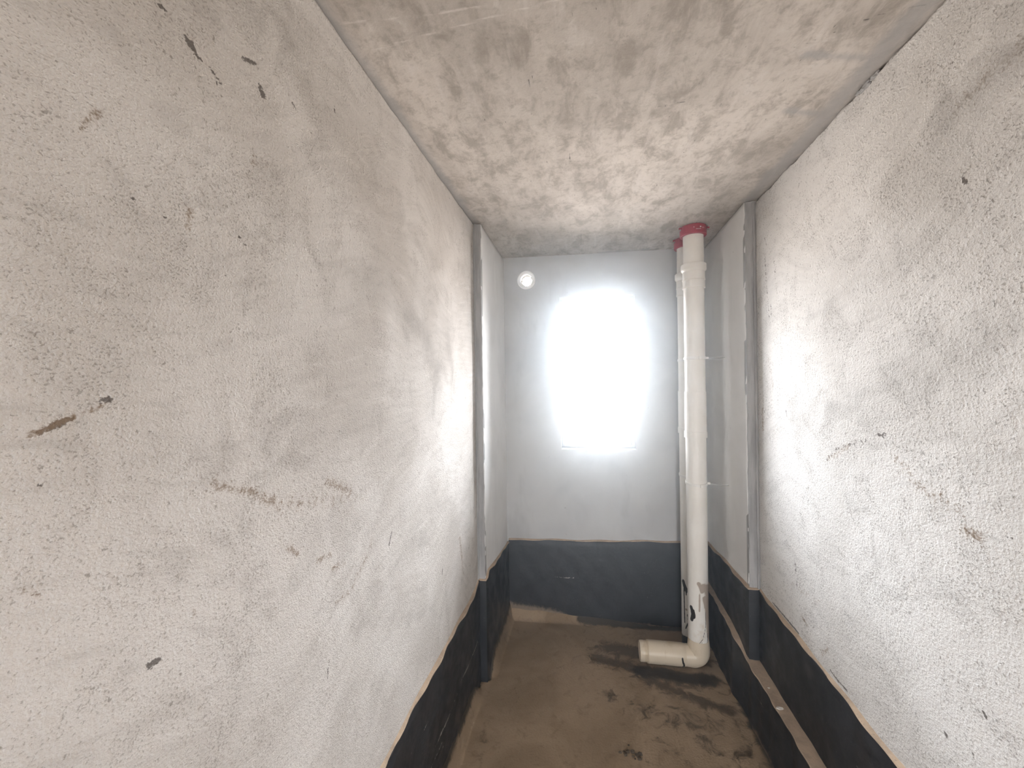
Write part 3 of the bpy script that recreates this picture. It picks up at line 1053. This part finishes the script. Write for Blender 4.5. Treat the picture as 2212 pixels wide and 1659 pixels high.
def coupling(parent, cx, cy, z_lip_top, z_lip_bot, z_bot, mf=None):
    p = [(PR - .001, z_bot), (PR + .0055, z_bot + .001), (PR + .0062, z_bot + .010), (PR + .0040, z_bot + .014), (PR + .0042, z_bot + .045),
         (PR + .0062, z_bot + .047), (PR + .0062, z_bot + .053), (PR + .0045, z_bot + .056), (PR + .0048, z_lip_bot - .008), (PR + .0120, z_lip_bot),
         (PR + .0130, z_lip_bot + .006), (PR + .0130, z_lip_top - .004), (PR + .0110, z_lip_top), (PR + .0008, z_lip_top), (PR - .001, z_lip_top - .004)]
    return ring('coupling', p, cx, cy, M['pvc'], parent, 48, mf or (lambda p_: (0, 0, 0)))


def joint_collar(parent, cx, cy, z0, z1, dr):
    p = [(PR - .001, z0), (PR + dr, z0 + .001), (PR + dr, z1 - .001), (PR - .001, z1)]
    return ring('joint_sleeve', p, cx, cy, M['pvc'], parent, 48, lambda p_: (0, 0, 0))


def stack(cx, cy, z_bottom, marks, label, ties):
    t = empty('drain_pipe', (0, 0, 0))
    tag(t, label, 'pipe', 'ivory plastic drain pipes')
    mf = cap_field(marks)
    lathe('pipe_shaft', profile_dense(z_bottom, .62) + profile_dense(.63, ZC - .003, PR, .06), cx, cy, M['pvc'], t, 72, mf)
    coupling(t, cx, cy, 2.303, 2.268, 2.165)
    joint_collar(t, cx, cy, 1.345, 1.578, .0034)
    joint_collar(t, cx, cy, 1.315, 1.352, .0064)
    strap(t, cx, cy, 1.768, 0.0, ties[0])
    strap(t, cx, cy, 1.056, .12, ties[1])
    return t


FX, FYP = .619, 2.527
BX, BYP = .628, 2.735
front_c, back_c = (FX, FYP), (BX, BYP)
F_P = [
    (1, .010, 1, [(-.008, .500), (.004, .480), (.008, .455)], front_c), (1, .018, 1, [(.030, .470), (.045, .44), (.060, .38)], front_c),
    (1, .012, 1, [(.022, .42), (.036, .36), (.044, .28), (.050, .20)], front_c), (1, .005, .9, [(-.004, .44), (-.006, .345)], front_c),
    (1, .026, 1, [(.050, .455), (.066, .30), (.074, .15)], front_c), (1, .02, .9, [(.012, .485), (.06, .47)], front_c),
    (0, .010, 1, [(-.052, .355), (-.042, .315), (-.050, .285)], front_c), (0, .004, .95, [(-.036, .345), (-.030, .315), (-.032, .30)], front_c),
    (0, .0028, .9, [(.046, .23), (.040, .16), (.030, .118)], front_c), (0, .0024, .8, [(.028, .34), (.030, .26), (.010, .19), (-.02, .145), (-.035, .125)], front_c),
    (0, .0024, .8, [(-.045, .15), (-.02, .13), (.0, .118), (.03, .112)], front_c), (0, .003, .9, [(-.018, .27)], front_c), (0, .003, .85, [(-.014, .215)], front_c),
    (0, .003, .85, [(-.018, .145)], front_c), (0, .003, .8, [(.005, .17)], front_c), (0, .0025, .8, [(-.03, .30)], front_c), (0, .0025, .8, [(.018, .20)], front_c),
    (2, .10, .42, [(0, .26), (0, .05)], front_c), (1, .02, .5, [(0, .10), (-.03, .06)], front_c),
]
B_P = [
    (0, .013, 1, [(-.060, .400), (-.048, .372), (-.036, .352)], back_c), (0, .004, 1, [(-.055, .36), (-.053, .25), (-.052, .15)], back_c),
    (0, .004, .95, [(-.040, .36), (-.039, .325)], back_c), (0, .010, 1, [(-.026, .20), (-.020, .17)], back_c), (0, .005, 1, [(-.026, .19), (-.022, .10)], back_c),
    (0, .004, .9, [(-.030, .155), (-.045, .115)], back_c), (0, .030, 1.2, [(-.08, .03), (.05, .035)], back_c), (0, .003, .8, [(-.036, .30)], back_c),
    (0, .003, .8, [(-.034, .26)], back_c), (1, .008, .9, [(-.040, .235)], back_c), (2, .08, .4, [(0, .25), (0, .0)], back_c),
]
pf = stack(FX, FYP, .115, F_P, 'nearer ivory drain pipe with tan stains and a stub turning left on the floor', [(AXR, 2.543, 1.770), (AXR, 2.501, 1.050)])
pk_ = stack(BX, BYP, .0, B_P, 'farther ivory drain pipe half hidden behind the nearer pipe', [None, None])

# elbow and stub at the foot of the nearer pipe
AX = .0605
bend = .034
cs, ts, rs = [(FX, FYP, .165), (FX, FYP, .125), (FX, FYP, AX + bend)], [(0, 0, -1)] * 3, [PR + .001, PR + .0045, PR + .0050]
for i in range(1, 9):
    a_ = math.pi / 2 * i / 8
    cs.append((FX - bend + bend * math.cos(a_), FYP, AX + bend - bend * math.sin(a_)))
    ts.append((-math.sin(a_), 0, -math.cos(a_)))
    rs.append(PR + .005)
cs += [(.560, FYP, AX), (.530, FYP, AX)]
ts += [(-1, 0, 0)] * 2
rs += [PR + .003, PR + .002]


def stub_marks(p):
    n1 = mnoise.noise(Vector((p[0] * 16, p[1] * 16, p[2] * 16)))
    br = max(0, min(1, .25 + .5 * n1 + (.25 if p[2] > .09 else 0)))
    dark = 0.0
    if p[0] < .60:
        d_ = abs(p[0] - (.522 + .004 * math.sin(p[2] * 60)))
        dark = max(0, 1 - d_ / .010) * (1 if p[2] < .075 else .5)
    for xs_l, st_l in ((.4285, .55), (.334, .9), (.566, .6)):
        br = max(br, 1.6 * st_l * max(0, 1 - abs(p[0] - xs_l) / .006))
    if p[2] < .014:
        dark = max(dark, .75 * (1 - p[2] / .014) + .2)
    return (dark, br * .62, .8)


sweep('elbow', cs, ts, rs, M['pvc'], pf, 56, stub_marks)


def xtube(name, prof, parent, close=True, mf=stub_marks):
    return sweep(name, [(x, FYP, AX) for r_, x in prof], [(-1, 0, 0)] * len(prof), [r_ for r_, x in prof], M['pvc'], parent, 56, mf, close=close)


xs_ = np.linspace(.528, .335, 24)
xtube('stub_socket', [(PR - .008, .545)] + [(PR + .002, .545)] + [(PR + .0055, x) for x in xs_[:12]] + [(PR + .0045, xs_[12])] + [(PR + .0058, x) for x in xs_[13:]] + [(PR + .0035, .331), (PR - .008, .331)], pf)
xtube('end_ring', [(.044, .350), (PR - .001, .350), (PR + .001, .334), (PR + .001, .298), (PR - .002, .292), (PR - .006, .291), (.046, .300)], pf)
xtube('end_plug', [(.046, .318), (.046, .306), (.030, .302), (.012, .301), (.001, .301)], pf, close=False)


# ---- red fire collars against the ceiling
def fire_collar(cx, cy, label, zt, zb):
    t = empty('fire_collar', (0, 0, 0))
    tag(t, label, 'collar', 'red collars under the ceiling')
    ring('collar_ring', [(PR + .0012, zb), (.069, zb), (.0715, zb + .003), (.0715, zt - .006), (.069, zt - .001), (PR + .0012, zt - .001)], cx, cy, M['red'], t, 56)
    for a_ in (-.15, math.pi + .3):
        ex, ey = cx + .078 * math.cos(a_), cy + .078 * math.sin(a_)
        e_ = ring('screw_ear', [(.003, zt - .016), (.008, zt - .016), (.008, zt - .008), (.003, zt - .008)], ex, ey, M['red'], t, 16)
        sweep('screw', [(ex, ey, zt - .024), (ex, ey, zt - .001)], [(0, 0, 1)] * 2, [.0045, .003], M['wire'], t, 10)
    return t


def curved_mark(parent, cx, cy, a0, a1, z0, z1, r_):
    vs_, fs_ = [], []
    for i, a_ in enumerate(np.linspace(a0, a1, 8)):
        for rr, zz in ((r_, z0), (r_ + .0005, z0), (r_ + .0005, z1), (r_, z1)):
            vs_.append((cx + rr * math.sin(a_), cy - rr * math.cos(a_), zz))
        if i:
            b_ = (i - 1) * 4
            for q in range(4):
                fs_.append((b_ + q, b_ + (q + 1) % 4, b_ + 4 + (q + 1) % 4, b_ + 4 + q))
    fs_ += [(0, 1, 2, 3), tuple(len(vs_) - 4 + q for q in range(4))]
    return link('printed_mark', vs_, fs_, M['print'], parent)


c1 = fire_collar(FX, FYP, 'red plastic collar with a white print on top of the nearer drain pipe', ZC - .002, ZC - .056)
c2 = fire_collar(BX, BYP, 'red plastic collar on the farther drain pipe, half hidden', ZC - .002, ZC - .060)
cz = ZC - .034
curved_mark(c1, FX, FYP, -.02, .38, cz - .003, cz - .0005, .0716)
curved_mark(c1, FX, FYP, .27, .40, cz + .006, cz + .014, .0716)
curved_mark(c1, FX, FYP, -.20, -.14, cz + .007, cz + .011, .0716)
curved_mark(c1, FX, FYP, .50, .53, cz + .002, cz + .012, .0716)
curved_mark(c1, FX, FYP, .62, .66, cz + .004, cz + .011, .0716)

# ------------------------------------------------------------------ debris
ch = blob('plaster_chip', (.779, 1.893, .2705), (.014, .008, .0045), M['chip'], None, 3.1, .6, 2)
tag(ch, 'small white plaster chip lying on the tan kerb top by the right wall', 'chip')
ch2 = blob('plaster_chip', (.786, 2.015, .2680), (.005, .004, .0025), M['chip'], None, 7.7, .6, 2)
tag(ch2, 'tiny white crumb on the kerb top, nearer the pipes than the larger chip', 'chip')
clump = empty('mud_clump', (.19, 1.89, 0))
tag(clump, 'patch of dark crumbly mud on the floor in front of the pipe stub', 'mud')
for i in range(16):
    px, py = rng.normal(0, .035), rng.normal(0, .028)
    px += -py * .6
    sz = rng.uniform(.004, .010)
    blob('crumb', (px, py, sz * .35), (sz, sz * rng.uniform(.6, 1.1), sz * .55), M['mud'], clump, i * 1.9, .6, 2)

# ------------------------------------------------------------------ thin scattering volume, added to make a glare-like glow round the window
hz = bpy.data.materials.new('glow_haze')
hz.use_nodes = True
h_t = hz.node_tree
h_t.nodes.clear()
h_o = h_t.nodes.new('ShaderNodeOutputMaterial')
h_v = h_t.nodes.new('ShaderNodeVolumeScatter')
h_v.inputs['Color'].default_value = (.84, .93, 1.0, 1)
h_v.inputs['Density'].default_value = .046
h_v.inputs['Anisotropy'].default_value = .9
h_t.links.new(h_v.outputs[0], h_o.inputs['Volume'])
haze = box('glow_haze', XL - .5, XR + .5, YF - .5, 3.6, -.3, ZC + .3, hz)
haze['kind'] = 'stuff'
tag(haze, 'thin pale haze added through the room for a glare-like glow round the window', 'haze')
